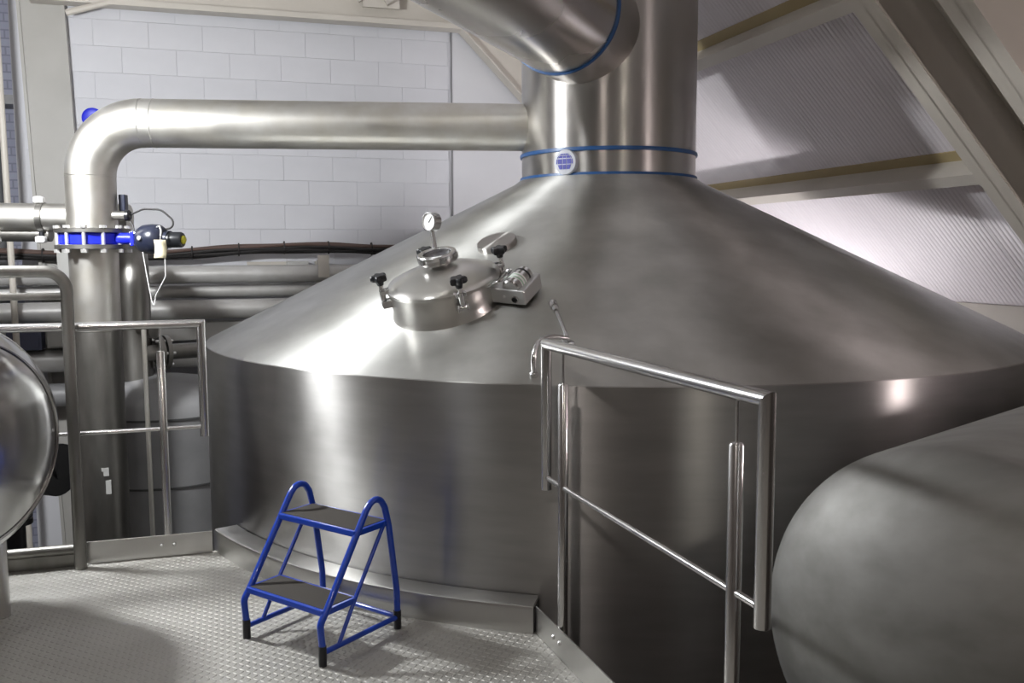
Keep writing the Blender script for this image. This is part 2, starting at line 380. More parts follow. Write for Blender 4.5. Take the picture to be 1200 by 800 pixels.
# manway
MBc = Vector((-.293, 4.144, 1.205)); Ma = Vector((-.155, -.284, .946)).normalized(); Me1 = Vector((.878, -.478, 0)).normalized(); Me2 = Ma.cross(Me1)
mr = .250; mh = .100
MB().lathe([(mr+.012, -.05), (mr+.006, -.012), (mr, .004), (mr, mh-.004)], MBc, Ma, 64, False, True).build('manway_neck', 'lid_steel', kt)
lp = [(mr+.008, mh-.004), (mr+.010, mh+.010), (mr+.004, mh+.018)]
for i in range(1, 11):
    q = mr*(1-i/10); lp.append((q, mh+.018+.062*(1-(q/mr)**2)))
lid = MB().lathe(lp, MBc, Ma, 64, True, False).build('manway_lid', 'lid_steel', kt)
def ML(ang, rad, h): return MBc+Me1*(rad*math.cos(R(ang)))+Me2*(rad*math.sin(R(ang)))+Ma*h
sg0 = ML(135, .030, 0)
sgr = MB().lathe([(.058, mh+.06), (.058, mh+.088), (.088, mh+.090), (.090, mh+.094), (.090, mh+.125), (.086, mh+.130), (.068, mh+.130), (.064, mh+.126), (.064, mh+.110)], sg0, Ma, 48, False, False).build('sight_glass_ring', 'bright_steel', lid)
for i in range(6):
    a_ = i*60+15; c = sg0+Me1*(.091*math.cos(R(a_)))+Me2*(.091*math.sin(R(a_)))+Ma*(mh+.11)
    d = (Me1*math.cos(R(a_))+Me2*math.sin(R(a_))); MB().box(c, (.008, .022, .024), (d, Ma.cross(d), Ma)).build('union_lug', 'bright_steel', lid, smooth=False)
MB().lathe([(.066, mh+.106), (.066, mh+.112), (0, mh+.112)], sg0, Ma, 40, True, False).build('sight_glass_pane', 'pane_dark', lid)['label'] = 'round grey glass pane'
# swing bolts with star knobs
for k_, a_ in enumerate((-141, -43, 46, 137)):
    piv = ML(a_, mr+.030, .055); top = ML(a_, mr+.030, .150); d = (ML(a_, 1, 0)-MBc).normalized(); sd = Ma.cross(d)
    b = MB().tube([piv-Ma*.004, piv+Ma*.07], .013, 12); b.tube([piv+Ma*.07, top], .010, 12)
    b.tube([piv-sd*.02, piv+sd*.02], .014, 12)
    cb = b.build('swing_bolt', 'bright_steel', kt)
    lug = MB()
    for s_ in (-1, 1): lug.box(piv-d*.018+sd*(s_*.022), (.055, .008, .032), (d, sd, Ma))
    lug.build('hinge_lug', 'bright_steel', cb, smooth=False)
    lg2 = MB()
    for s_ in (-1, 1): lg2.box(ML(a_, mr+.014, mh+.012)+sd*(s_*.020), (.050, .010, .016), (d, sd, Ma))
    lg2.build('lid_fork', 'bright_steel', cb, smooth=False)
    kn = MB(); kn.lathe([(.014, 0), (.017, .012), (.020, .02)], top-Ma*.006, Ma, 16)
    n5 = 30; ringpts = []
    for h_, sc in ((.014, .86), (.020, 1.), (.036, 1.), (.043, .84)):
        rr = []
        for j in range(n5):
            t_ = 2*math.pi*j/n5; rad = (.033+.007*math.cos(5*t_))*sc
            rr.append(top+Ma*h_+d*(rad*math.cos(t_))+sd*(rad*math.sin(t_)))
        ringpts.append(rr)
    base = len(kn.v)
    for rr in ringpts: kn.v += rr
    for q in range(3): kn.link(base+q*n5, base+(q+1)*n5, n5)
    kn.f.append(tuple(reversed(range(base, base+n5)))); kn.f.append(tuple(range(base+3*n5, base+4*n5)))
    kn.build('star_knob', 'black_plastic', cb)['label'] = 'black star knob'
# gauge
gb_ = ML(128, .20, mh+.03); gt = Vector((-.378, 4.33, 1.545))
gs = MB().tube([gb_, gb_+(gt-gb_)*.45, gt], [.012, .011, .009], 12).build('gauge_stem', 'bright_steel', kt)
gd = Vector((-.62, -.78, -.02)).normalized(); gc2 = gt+Z*.028
gau = MB().lathe([(.036, -.026), (.044, -.022), (.045, .018), (.045, .022), (.040, .024), (.039, .018)], gc2, gd, 36, True, False).build('gauge_body', 'bright_steel', kt)
MB().lathe([(.040, .012), (.040, .018), (0, .018)], gc2, gd, 36, True, False).build('dial', 'dial_white', gau)['label'] = 'plain white gauge dial'
ge = Z.cross(gd).normalized()
MB().box(gc2+gd*.0195+ge*.008+Z*.010, (.034, .002, .003), ((ge*.6+Z*.8).normalized(), gd, (Z*.6-ge*.8).normalized())).build('needle', 'black_plastic', gau, smooth=False)
# blank flange disc on the cone behind the manway
def cone_pt(x, y):
    rho = math.hypot(x-KC.x, y-KC.y); return Vector((x, y, ZR+KS*(KR-rho)))
def cone_n(x, y):
    d = Vector((x-KC.x, y-KC.y, 0)).normalized(); return (d*KS+Z).normalized()
dc = cone_pt(-.072, 4.62); dn = cone_n(-.072, 4.62)
MB().lathe([(.102, -.02), (.102, .022), (.098, .027), (0, .028)], dc, dn, 44, True, False).build('blank_flange', 'stack_steel', kt)
# lamp box beside the manway
p0 = Vector((-.090, 4.025, 1.197)); p1 = Vector((.063, 3.946, 1.186)); bx = (p1-p0); bwid = bx.length
lnm = cone_n(-.02, 4.06); bx.normalize(); bx = (bx-lnm*bx.dot(lnm)).normalized(); by = lnm.cross(bx)
bdep = .175; bc_ = p0+bx*(bwid/2)+by*(bdep/2)+lnm*.048
lb = MB().box(bc_, (bwid, bdep, .070), (bx, by, lnm)).build('lamp_box', 'alu_box', kt, smooth=False, bevel=.006)
MB().box(bc_-lnm*.045, (bwid*.6, bdep*.6, .05), (bx, by, lnm)).build('foot', 'black_plastic', lb, smooth=False)
cy0 = bc_+bx*.018+lnm*.034
MB().lathe([(0, -.082), (.036, -.080), (.043, -.074), (.043, .062), (.036, .068), (0, .07)], cy0, by, 32, False, False).build('glass_cover', 'bright_steel', lb)
for q, ww, mm in ((-.045, .045, 'white_plastic'), (-.040, .010, 'label_print'), (-.018, .008, 'label_print'), (.030, .012, 'black_plastic')):
    h_ = .0434+(.0004 if mm != 'white_plastic' else 0)
    MB().lathe([(.043, q), (h_, q+.0005), (h_, q+ww-.0005), (.043, q+ww)], cy0, by, 32, False, False).build('printed_band', mm, lb)
g0 = p0+bx*(bwid*.72)+lnm*.040
MB().lathe([(.013, -.004), (.013, .008), (.008, .009), (.008, .003)], g0, -by, 18, True, True).build('switch', 'black_plastic', lb)
MB().lathe([(.017, -.002), (.017, .004), (.0135, .006)], g0, -by, 18, True, False).build('switch_ring', 'bright_steel', lb)
MB().lathe([(.006, -.002), (.006, .003), (0, .003)], p0+bx*(bwid*.42)+lnm*.048, -by, 12, True, False).build('screw', 'bolt_steel', lb)
hb = [ML(-8, mr, .09), ML(-4, mr+.06, .115), ML(24, mr+.07, .115), ML(28, mr, .09)]
MB().tube(fillet(hb, .03, 5), .007, 8).build('hinge_loop', 'bright_steel', kt)
# spray pipe in front of the rail
nA = Vector((.085, 3.469, .957)); nn = cone_n(nA.x, nA.y)
nC = Vector((.225, 3.64, 1.058)); nD = Vector((.178, 3.87, 1.175))
q0, q3 = nA-nn*.02, nC+cone_n(nC.x, nC.y)*.03; q1 = q0+nn*.16; q2 = q3+Vector((-.13, -.09, .035))
pts = [q0*(1-t)**3+q1*(3*t*(1-t)**2)+q2*(3*t*t*(1-t))+q3*t**3 for t in [i/14 for i in range(15)]]
sp = MB().tube(pts, .0105, 12).build('spray_pipe', 'bright_steel', kt)
MB().lathe([(.018, -.012), (.018, .012), (.013, .016)], nA, nn, 6, True, True).build('hex_nut', 'bright_steel', sp, smooth=False)
nC2 = nC+cone_n(nC.x, nC.y)*.03; nD2 = nD+cone_n(nD.x, nD.y)*.045
MB().tube([nC2, nD2], .0085, 12).build('straight_tube', 'bright_steel', sp)
dv = (nD2-nC2).normalized()
MB().lathe([(.014, -.03), (.014, 0), (.0185, .002), (.0185, .034), (.015, .040)], nD2-dv*.035, dv, 18).build('end_cap', 'bright_steel', sp)
MB().lathe([(.03, -.02), (.03, .006), (.02, .012)], nC, cone_n(nC.x, nC.y), 20).build('pipe_socket', 'bright_steel', sp)

# ================================================================== VAPOUR PIPE, VALVE, ACTUATOR
VX, VY = -2.512, 5.5; pr_ = .143
pe = Vector((VX, VY, LOW))
vp = empty('vapour_pipe', pe, 'thick stainless pipe from the stack bending down through the platform edge', 'pipe')
path = [Vector((.20, 5.75, 2.193)), Vector((VX, VY, 2.200)), Vector((VX-.006, VY, 1.56))]
fl_ = fillet(path, .37, 16)
MB().tube(fl_[0:2], pr_, 40).build('horizontal_run', 'pipe_steel', vp)
MB().tube(fl_[1:-1], pr_+.001, 40, caps=False).build('elbow', 'pipe_steel', vp)
MB().tube(fl_[-2:], pr_, 40).build('riser', 'pipe_steel', vp)
hd = (fl_[1]-fl_[0]).normalized()
for c, d in ((fl_[1], hd), (fl_[1]-hd*.07, hd), (fl_[-2], -Z)):
    MB().lathe([(pr_, -.004), (pr_+.0022, 0), (pr_, .004)], c, d, 40, False, False).build('weld_seam', 'pipe_steel', vp)
MB().tube([Vector((VX-.006, VY, 1.48)), Vector((VX-.01, VY, .972))], pr_-.003, 40).build('lower_riser', 'pipe_steel', vp)
MB().tube([Vector((VX-.01, VY, .972)), Vector((VX-.02, VY, LOW))], pr_-.001, 40).build('foot_riser', 'dull_steel', vp)
MB().lathe([(pr_-.002, -.008), (pr_+.002, -.006), (pr_+.002, .006), (pr_-.002, .008)], (VX-.01, VY, .972), Z, 40, False, False).build('weld_seam', 'pipe_steel', vp)
for z0, z1 in ((1.549, 1.576), (1.452, 1.480)):
    MB().lathe([(.12, z0), (.208, z0), (.212, z0+.003), (.212, z1-.003), (.208, z1), (.12, z1)], (VX-.006, VY, 0), Z, 48).build('flange', 'dull_steel', vp)
for dx, dz, hh in ((.060, .115, .05), (.068, .02, .085), (.045, .13, .02)):
    MB().box((VX+dx, VY-math.sqrt(pr_**2-(dx+.015)**2)-.0005, dz), (.030 if hh > .03 else .016, .004, hh), (Vector((.92, .39, 0)), Vector((-.39, .92, 0)), Z)).build('grey_patch', 'panel_grey', vp, smooth=False)  # small flat grey patches on the foot riser
vl = empty('butterfly_valve', (VX-.006, VY, 1.480), 'blue butterfly valve clamped between the pipe flanges with dark actuator', 'valve')
MB().lathe([(.15, 1.4805), (.186, 1.4805), (.190, 1.486), (.190, 1.543), (.186, 1.5485), (.15, 1.5485)], (VX-.006, VY, 0), Z, 48).build('body', 'valve_blue', vl)
bsrc2 = None
for i in range(12):
    a_ = 2*math.pi*(i+.35)/12; loc = Vector((VX-.006+.200*math.cos(a_), VY+.200*math.sin(a_), 0))
    b = MB().tube([loc+Z*1.432, loc+Z*1.592], .0115, 8); b.lathe([(.020, 1.432), (.020, 1.452)], loc, Z, 6); b.lathe([(.020, 1.576), (.020, 1.592)], loc, Z, 6)
    if bsrc2 is None: bsrc2 = b.build('tie_bolt', 'bolt_steel', vl); l0 = loc
    else: instance(bsrc2, 'tie_bolt', vl, loc-l0)
MB().tube([(VX+.17, VY-.06, 1.515), (VX+.27, VY-.07, 1.513)], .034, 16).build('neck', 'valve_blue', vl)
MB().box((VX+.275, VY-.07, 1.513), (.022, .10, .085)).build('neck_plate', 'valve_blue', vl, smooth=False, bevel=.004)
for dy in (-.038, .038):
    for dz in (-.032, .032): MB().tube([(VX+.262, VY-.07+dy, 1.513+dz), (VX+.305, VY-.07+dy, 1.513+dz)], .008, 8).build('screw', 'bolt_steel', vl)
ac = Vector((VX+.385, VY-.08, 1.510))
act = MB().lathe([(.0, -.10), (.045, -.097), (.072, -.08), (.086, -.05), (.090, 0), (.086, .045), (.070, .072), (.045, .085), (0, .09)], ac, Vector((.95, -.32, 0)), 32, False, False).build('actuator', 'actuator', vl)
MB().lathe([(.014, -.01), (.014, .012), (0, .014)], ac+Vector((-.045, -.078, .006)), Vector((-.35, -.93, .05)), 14, True, False).build('screw_plug', 'bolt_steel', act)
MB().tube([ac+Vector((.06, 0, 0)), ac+Vector((.105, -.01, -.003))], .052, 20).build('collar', 'actuator', act)
MB().lathe([(.046, 0), (.046, .075), (.040, .085)], ac+Vector((.10, -.01, -.004)), Vector((1, -.1, 0)), 20).build('positioner', 'black_plastic', act)
MB().lathe([(.026, 0), (.024, .010), (.015, .016)], ac+Vector((.184, -.018, -.004)), Vector((1, -.1, 0)), 18).build('end_cap', 'yellow', act)
MB().tube([ac+Vector((.05, -.06, .07)), ac+Vector((.075, -.085, .075)), ac+Vector((.085, -.09, .05)), ac+Vector((.085, -.1, .02))], .006, 8).build('hook', 'bolt_steel', act)
# sensor stub and cables
sb = empty('sensor_stub', (VX+.10, VY+.04, 1.65), 'small horizontal steel stub with black cap beside the thick pipe', 'sensor')
MB().tube([(VX+.12, VY-.02, 1.652), (VX+.215, VY-.03, 1.652)], .026, 18).build('stub', 'dull_steel', sb)
MB().lathe([(.033, 0), (.033, .02), (.025, .028)], (VX+.21, VY-.03, 1.652), (1, 0, 0), 18).build('cap', 'black_plastic', sb)
MB().box((VX+.165, VY+.05, 1.73), (.04, .05, .10)).build('bracket', 'actuator', sb, smooth=False, bevel=.006)
MB().tube(fillet([(VX+.235, VY-.03, 1.655), (VX+.32, VY-.04, 1.69), (VX+.43, VY-.05, 1.685), (VX+.505, VY-.06, 1.62), (VX+.50, VY-.07, 1.575), (VX+.44, VY-.08, 1.565)], .08, 5), .0055, 8).build('cable', 'cable_black', sb)
MB().tube(fillet([(VX+.225, VY-.03, 1.63), (VX+.255, VY-.04, 1.59), (VX+.262, VY-.05, 1.55)], .03, 5), .0055, 8).build('cable', 'cable_black', sb)
tg = empty('tag', ac+Vector((.085, -.10, -.10)), 'cream paper tag hanging from the dark valve actuator', 'tag')
tb = MB(); tx = Vector((.98, .2, 0)); tn = Vector((-.2, .98, 0)); o_ = ac+Vector((.08, -.105, .015))
for i in range(6):
    z_ = -.02-.021*i; b_ = .008*math.sin(i*.8)
    for s_ in (-1, 1): tb.v.append(o_+tx*(s_*.033+.004*math.sin(i*.7))+tn*b_+Z*z_)
for i in range(5): tb.f.append((2*i, 2*i+1, 2*i+3, 2*i+2))
o = tb.build('sheet', 'tag_paper', tg); sm = o.modifiers.new('solid', 'SOLIDIFY'); sm.thickness = .002
MB().tube([ac+Vector((.085, -.1, .02)), o_+Z*-.03], .002, 6).build('string', 'cord_white', tg)
cd = MB().tube(fillet([ac+Vector((-.035, -.07, -.075)), ac+Vector((-.02, -.07, -.19)), ac+Vector((.005, -.07, -.36)), ac+Vector((.018, -.07, -.40)), ac+Vector((.03, -.07, -.33)), ac+Vector((.10, -.09, -.22)), ac+Vector((.105, -.10, -.11))], .04, 5), .0032, 6).build('cord', 'cord_white')
tag(cd, 'thin white cord looping below the dark valve actuator', 'cord')

# ================================================================== PIPEWORK AT THE WALL
def wall_pipe(n_, z_, r, u0, u1, label, m='wall_pipe'):
    o = MB().tube([W(u0, n_, z_), W(u1, n_, z_)], r, 24).build('wall_pipe', m); return tag(o, label, 'pipe')
wall_pipe(8.50, 1.235, .078, -4.6, 1.9, 'uppermost pale pipe along the block wall, below the cable bundle')
wall_pipe(8.62, 1.085, .062, -4.6, 1.9, 'second pale pipe from the cable bundle, thinnest on the wall')
wall_pipe(8.46, .930, .085, -4.6, 1.9, 'third pale pipe from the cable bundle on the wall')
wall_pipe(8.46, .52, .10, -4.6, 1.0, 'pale pipe directly below the flat cable tray on the wall')
wall_pipe(8.50, .22, .10, -4.6, 1.0, 'lowest pale pipe along the wall, two below the cable tray', 'grey_paint')
tr_ = empty('cable_tray', W(-1.2, 8.58, .73), 'flat cream cable tray between the pipes on the wall', 'tray')
MB().box(W(-1.3, 8.575, .735), (6.0, .21, .012), (U, N, Z)).build('tray_base', 'panel_grey', tr_, smooth=False)
MB().box(W(-1.3, 8.47, .735), (6.0, .012, .15), (U, N, Z)).build('tray_side', 'panel_grey', tr_, smooth=False)
MB().box(W(-1.3, 8.680, .735), (6.0, .012, .15), (U, N, Z)).build('tray_side', 'panel_grey', tr_, smooth=False)
for k_, (uu, lb_) in enumerate(((.83, 'cream upright strut holding the wall pipes near the junction box'), (-1.0, 'cream upright strut holding the wall pipes behind the thick pipe'))):
    s_ = empty('pipe_strut', W(uu, 8.7, .0), lb_, 'strut')
    MB().box(W(uu, 8.745, .66), (.09, .09, 1.36), (U, N, Z)).build('upright', 'cream', s_, smooth=False)
    MB().box(W(uu, 8.40, 1.30), (.10, .01, .20), (U, N, Z)).build('clamp_plate', 'cream', s_, smooth=False)
    MB().box(W(uu, 8.56, 1.335), (.07, .32, .035), (U, N, Z)).build('arm', 'cream', s_, smooth=False)
    MB().box(W(uu, 8.58, .828), (.07, .28, .024), (U, N, Z)).build('arm', 'cream', s_, smooth=False)
jb = empty('junction_box', W(.62, 8.7, 1.36), 'small grey-green junction box under the cable bundle', 'box')
MB().box(W(.62, 8.735, 1.305), (.20, .12, .08), (U, N, Z)).build('case', 'panel_grey', jb, smooth=False, bevel=.008)
MB().box(W(.35, 8.765, 1.31), (.36, .05, .06), (U, N, Z)).build('conduit_box', 'cream', jb, smooth=False)
cbn = empty('cable_bundle', W(0, 8.7, 1.4), 'sagging bundle of black and brown cables tied along the block wall', 'cables')
for k_, (dn_, dz_, mm, rr) in enumerate(((0, 0, 'cable_black', .020), (.03, .028, 'cable_brown', .018), (-.03, .022, 'cable_brown', .016), (-.02, -.022, 'cable_black', .018), (.012, -.038, 'cable_black', .014), (-.035, .0, 'cable_black', .014))):
    pts = []
    for i in range(48):
        uu = -2.2+i*.1; z_ = 1.435+.012*math.sin(uu*2.6+.4)+.030*math.sin(uu*1.25+.2)+.006*math.sin(uu*7+k_*1.7)
        pts.append(W(uu, 8.625+dn_+.006*math.sin(uu*5+k_), z_+dz_))
    MB().tube(pts, rr, 8).build('cable', mm, cbn)
for i in range(11):
    uu = -1.9+i*.4; z_ = 1.435+.012*math.sin(uu*2.6+.4)+.030*math.sin(uu*1.25+.2)
    MB().lathe([(.060, -.006), (.062, 0), (.060, .006)], W(uu, 8.625, z_), U, 14, False, False).build('cable_tie', 'cable_black', cbn)
# stainless pipe with clamps, beside the thick pipe
hp = empty('header_pipe', (-3.3, 5.86, 1.6), 'horizontal stainless pipe with white-capped clamps passing behind the thick pipe', 'pipe')
MB().tube([(-4.1, 5.70, 1.668), (-2.45, 5.88, 1.650)], .088, 28).build('tube', 'pipe_steel', hp)
MB().tube([(-4.1, 5.74, 1.56), (-2.95, 5.86, 1.552)], .05, 20).build('trace_tube', 'dull_steel', hp)
for xx in (-2.98, -3.27):
    cl_ = MB().lathe([(.090, -.02), (.096, -.018), (.096, .018), (.090, .02)], (xx, 5.822, 1.655), (1, .11, -.01), 28, False, False).build('clamp_band', 'dull_steel', hp)
    for zz, sgn in ((1.765, 1), (1.515, -1)):
        MB().tube([(xx, 5.80, 1.655+sgn*.085), (xx, 5.80, zz-sgn*.02)], .016, 10).build('stem', 'black_plastic', cl_)
        MB().box((xx, 5.79, zz), (.062, .05, .042)).build('white_cap', 'white_plastic', cl_, smooth=False, bevel=.012)
fj = MB().lathe([(.088, -.018), (.115, -.016), (.115, .016), (.088, .018)], (-2.74, 5.848, 1.653), (1, .11, -.01), 28, False, False).build('flange', 'dull_steel', hp)
for i in range(8):
    a_ = i*math.pi/4+.2; c = Vector((-2.74, 5.848, 1.653))+Vector((-.1, .99, 0))*(.102*math.cos(a_))+Z*(.102*math.sin(a_))
    MB().tube([c-Vector((.035, .003, 0)), c+Vector((.035, .003, 0))], .010, 6).build('bolt', 'bolt_steel', fj)
# boxes and conduits at the far end
def wbox(name, c, size, m, label, cat):
    e = empty(name, c-Z*size[2]/2, label, cat)
    MB().box(c, size, (U, N, Z)).build('case', m, e, smooth=False, bevel=.006)
    MB().box(c-N*(size[1]/2+.004), (size[0]*.86, .012, size[2]*.86), (U, N, Z)).build('cover', m, e, smooth=False, bevel=.003)
wbox('control_box', W(-1.20, 8.33, 1.36), (.28, .13, .34), 'panel_grey', 'pale grey control box behind the thick pipe below its header', 'box')
wbox('switch_box', W(-1.62, 8.372, .73), (.26, .18, .20), 'panel_blue', 'dark blue switch box in front of the cable tray', 'box')
wbox('terminal_box', W(-1.28, 8.372, .73), (.34, .18, .17), 'panel_grey', 'cream terminal box beside the dark blue switch box', 'box')
tag(MB().tube([W(-1.675, 8.18, 4.6), W(-1.635, 8.18, LOW)], .025, 10).build('conduit', 'cream'), 'thin cream conduit running down beside the wide column', 'conduit')
tag(MB().tube([W(-1.98, 9.2, 2.75), W(-1.98, 9.2, LOW)], .09, 16).build('downpipe', 'grey_paint'), 'grey downpipe in front of the blue-grey brick', 'pipe')
tag(MB().box(W(-2.0, 9.3, 2.78), (1.2, .3, .08), (U, N, Z)).build('wall_ledge', 'grey_paint', smooth=False), 'grey ledge on the blue-grey brick above the downpipe', 'ledge')
# blue handwheel behind the elbow
hw = empty('handwheel_valve', W(-1.0, 8.7, 2.4), 'small bright blue handwheel standing out from the wall behind the elbow', 'valve')
hc = W(-1.02, 8.30, 2.53)
MB().tube([hc, hc+N*.503], .03, 12).build('spindle', 'dull_steel', hw)
MB().lathe([(.078, -.02), (.084, -.008), (.084, .010), (.076, .016), (.060, .010), (0, .008)], hc, -N, 32, True, False).build('wheel', 'valve_blue', hw)
MB().lathe([(.028, -.03), (.028, .02), (.02, .026)], hc+U*.01+Z*.008, -N, 16).build('hub', 'emblem_blue', hw)

# ================================================================== GREY VESSEL AND BLACK FITTING BEHIND THE RAIL
gv = empty('buffer_vessel', (-2.44, 6.35, LOW), 'grey painted upright vessel with domed top behind the thick pipe', 'vessel')
GX = Vector((-2.44, 6.35, 0)); gr_ = .52
MB().lathe([(gr_, LOW), (gr_, .34)], GX, Z, 56, True, False).build('shell', 'grey_paint', gv)
MB().lathe([(gr_, .34), (gr_-.01, .40), (gr_-.05, .455), (gr_-.14, .51), (gr_-.28, .55), (.12, .572), (0, .576)], GX, Z, 56, False, False).build('dome', 'grey_paint', gv)
for zz in (.335, -.12, -.55): MB().lathe([(gr_-.002, zz-.008), (gr_+.007, zz-.006), (gr_+.007, zz+.006), (gr_-.002, zz+.008)], GX, Z, 56, False, False).build('hoop_seam', 'seam_and_hollow_dark', gv)
vb = empty('standpipe', (-2.62, 6.3, .56), 'dull steel standpipe with a flanged branch on the grey vessel', 'pipe')
MB().tube(fillet([(-2.62, 6.3, .55), (-2.62, 6.3, 1.42), (-3.0, 7.15, 1.43)], .22, 8), .105, 26).build('riser', 'dull_steel', vb)
MB().tube([(-2.55, 6.26, .735), (-1.72, 6.95, .725)], .055, 18).build('branch', 'dull_steel', vb)
bdv = Vector((.83, .69, -.01)).normalized(); bp_ = Vector((-2.478, 6.32, .734))
for q in (0, .045): MB().lathe([(.05, 0), (.118, .003), (.118, .032), (.05, .035)], bp_+bdv*(q-.01), bdv, 30).build('branch_flange', 'dull_steel', vb)
for i in range(6):
    a_ = i*math.pi/3; e1 = bdv.cross(Z).normalized(); c = bp_+bdv*.03+e1*(.095*math.cos(a_))+Z*(.095*math.sin(a_))
    MB().tube([c-bdv*.06, c+bdv*.06], .011, 6).build('bolt', 'bolt_steel', vb)
MB().tube([(-2.56, 6.22, .90), (-2.45, 6.16, .90)], .03, 14).build('drain_stub', 'dull_steel', vb)
MB().lathe([(.045, 0), (.05, .01), (.05, .05), (.03, .055)], (-2.47, 6.170, .90), (.88, -.47, 0), 16).build('drain_nut', 'dull_steel', vb)
tag(MB().tube(fillet([(-2.12, 6.42, .50), (-2.12, 6.42, .62), (-1.75, 6.80, .63)], .09, 7), .045, 16).build('elbow_pipe', 'dull_steel'), 'short dull steel elbow rising from the dome of the grey vessel', 'pipe')
tag(MB().tube([(-2.14, 5.26, 1.0), (-2.12, 5.22, LOW)], .014, 10).build('drain_tube', 'pipe_steel'), 'thin steel tube running down beside the thick pipe', 'tube')
be_ = empty('black_elbow', (-2.66, 4.70, LOW), 'black cast iron flanged elbow behind the handrail post', 'fitting')
MB().tube(fillet([(-2.66, 4.72, LOW), (-2.66, 4.72, .27), (-2.43, 4.775, .28)], .16, 9), .058, 20).build('bend', 'black_iron', be_)
for c, d, rr in (((-2.66, 4.72, .02), (0, 0, 1), .095), ((-2.45, 4.768, .28), (1, -.35, 0), .140)):
    for q in (-.024, .012): MB().lathe([(.05, q), (rr, q), (rr, q+.022), (.05, q+.022)], c, d, 28).build('flange', 'black_iron', be_)

# ================================================================== RAILINGS
def railing(name, label, T_, N_, D_, s_c, s_poles, s_c2, plate, zb=.565):
    """T_ tangent, N_ normal (away from platform), D_ offset; s = coordinate along T_"""
    def Q(s, z, d=0.): return T_*s+N_*(D_+d)+Z*z
    e = empty(name, Q((plate[0]+plate[1])/2, 0), label, 'railing')
    r = .0200
    def mit(p, q, a, b):      # tube from p to q, ends cut by plane normals a, b (None = square)
        d = (q-p).normalized(); _, e1, e2 = basis(d); m = MB(); k = 24
        for P_, nrm in ((p, a), (q, b)):
            for j in range(k):
                t_ = 2*math.pi*j/k; v = P_+e1*(r*math.cos(t_))+e2*(r*math.sin(t_))
                if nrm is not None: v = v-d*((v-P_).dot(nrm)/d.dot(nrm))
                m.v.append(v)
        m.link(0, k, k); m.f.append(tuple(reversed(range(k)))); m.f.append(tuple(range(k, 2*k))); return m
    sg = 1 if s_c2 > s_c else -1
    mn0 = (T_*sg+Z).normalized(); mn1 = (T_*-sg+Z).normalized()
    mit(Q(s_c, 1.10), Q(s_c2, 1.10), mn0, mn1).build('top_rail', 'rail_steel', e)
    mit(Q(s_c, 1.10), Q(s_c, zb), mn0, None).build('end_upright', 'rail_steel', e)
    mit(Q(s_c2, 1.10), Q(s_c2, zb), mn1, None).build('end_upright', 'rail_steel', e)
    MB().tube([Q(s_c, .610), Q(s_c2, .610)], .0100, 14).build('mid_rail', 'rail_steel', e)
    for s in s_poles:
        p = MB().lathe([(.0185, .012), (.0185, .972), (.015, .977), (0, .978)], Q(s, 0), Z, 20, True, False).build('support_post', 'rail_steel', e)
        MB().tube([Q(s, .97), Q(s, 1.09)], .0045, 10).build('hanger_rod', 'rail_steel', p)
    s0, s1 = plate; d0 = -.020
    pl = MB().box(Q((s0+s1)/2, .0535, d0), (abs(s1-s0), .006, .105), (T_, N_, Z)).build('toe_board', 'kerb_steel', e, smooth=False, bevel=.0015)
    for s in s_poles:
        for ds in (-.028, .028):
            MB().lathe([(.0085, -.002), (.0085, .004), (.005, .008), (0, .009)], Q(s+ds, .058, d0-.003), -N_, 14, True, False).build('bolt', 'bolt_steel', pl)
def along(T_, p): return Vector((p[0], p[1], 0)).dot(T_)
railing('guard_railing', 'stainless guard railing in front of the thick pipe, with toe board', LT, LN, LD,
        along(LT, (-1.463, 4.255)), (along(LT, (-1.636, 4.201)), along(LT, (-2.54, 3.92))), along(LT, (-2.71, 3.866)), (along(LT, (-1.446, 4.26)), along(LT, (-1.972, 4.096))))
railing('guard_railing', 'stainless guard railing standing close to the kettle wall, with toe board', RT, RN, RD,
        along(RT, (.124, 3.262)), (along(RT, (.177, 3.118)), along(RT, (.537, 2.140))), along(RT, (.577, 2.030)), (along(RT, (.106, 3.308)), along(RT, (.80, 1.42))))
# heavier handrail with bent corner
hr = empty('handrail', LT*along(LT, (-1.975, 4.037))+LN*(LD-.075), 'thick dull steel handrail with rounded corner beside the polished vessel', 'handrail')
def H(s, z, d=0.): return LT*(along(LT, (-1.975, 4.037))+s)+LN*(LD-.072+d)+Z*z
MB().tube(fillet([H(0, .0), H(.0, 1.352), H(-1.3, 1.352)], .085, 8), .0265, 20).build('bent_tube', 'dull_steel', hr)
MB().tube([H(0, 1.243), H(-.30, 1.243)], .0165, 14).build('second_rail', 'dull_steel', hr)
MB().lathe([(.030, 0), (.034, .01), (.034, .04), (.026, .05)], H(-.30, 1.243), -LT, 8).build('rail_clamp', 'bolt_steel', hr, smooth=False)
MB().tube([H(-.30, 1.243), H(-1.3, 1.243)], .0165, 14).build('second_rail', 'dull_steel', hr)
MB().tube([H(-.01, .085, .03), H(-1.0, .085, .03)], .024, 16).build('base_rail', 'dull_steel', hr)
MB().box(H(-.5, .035, .045), (1.0, .008, .07), (LT, LN, Z)).build('base_plate', 'dull_steel', hr, smooth=False)

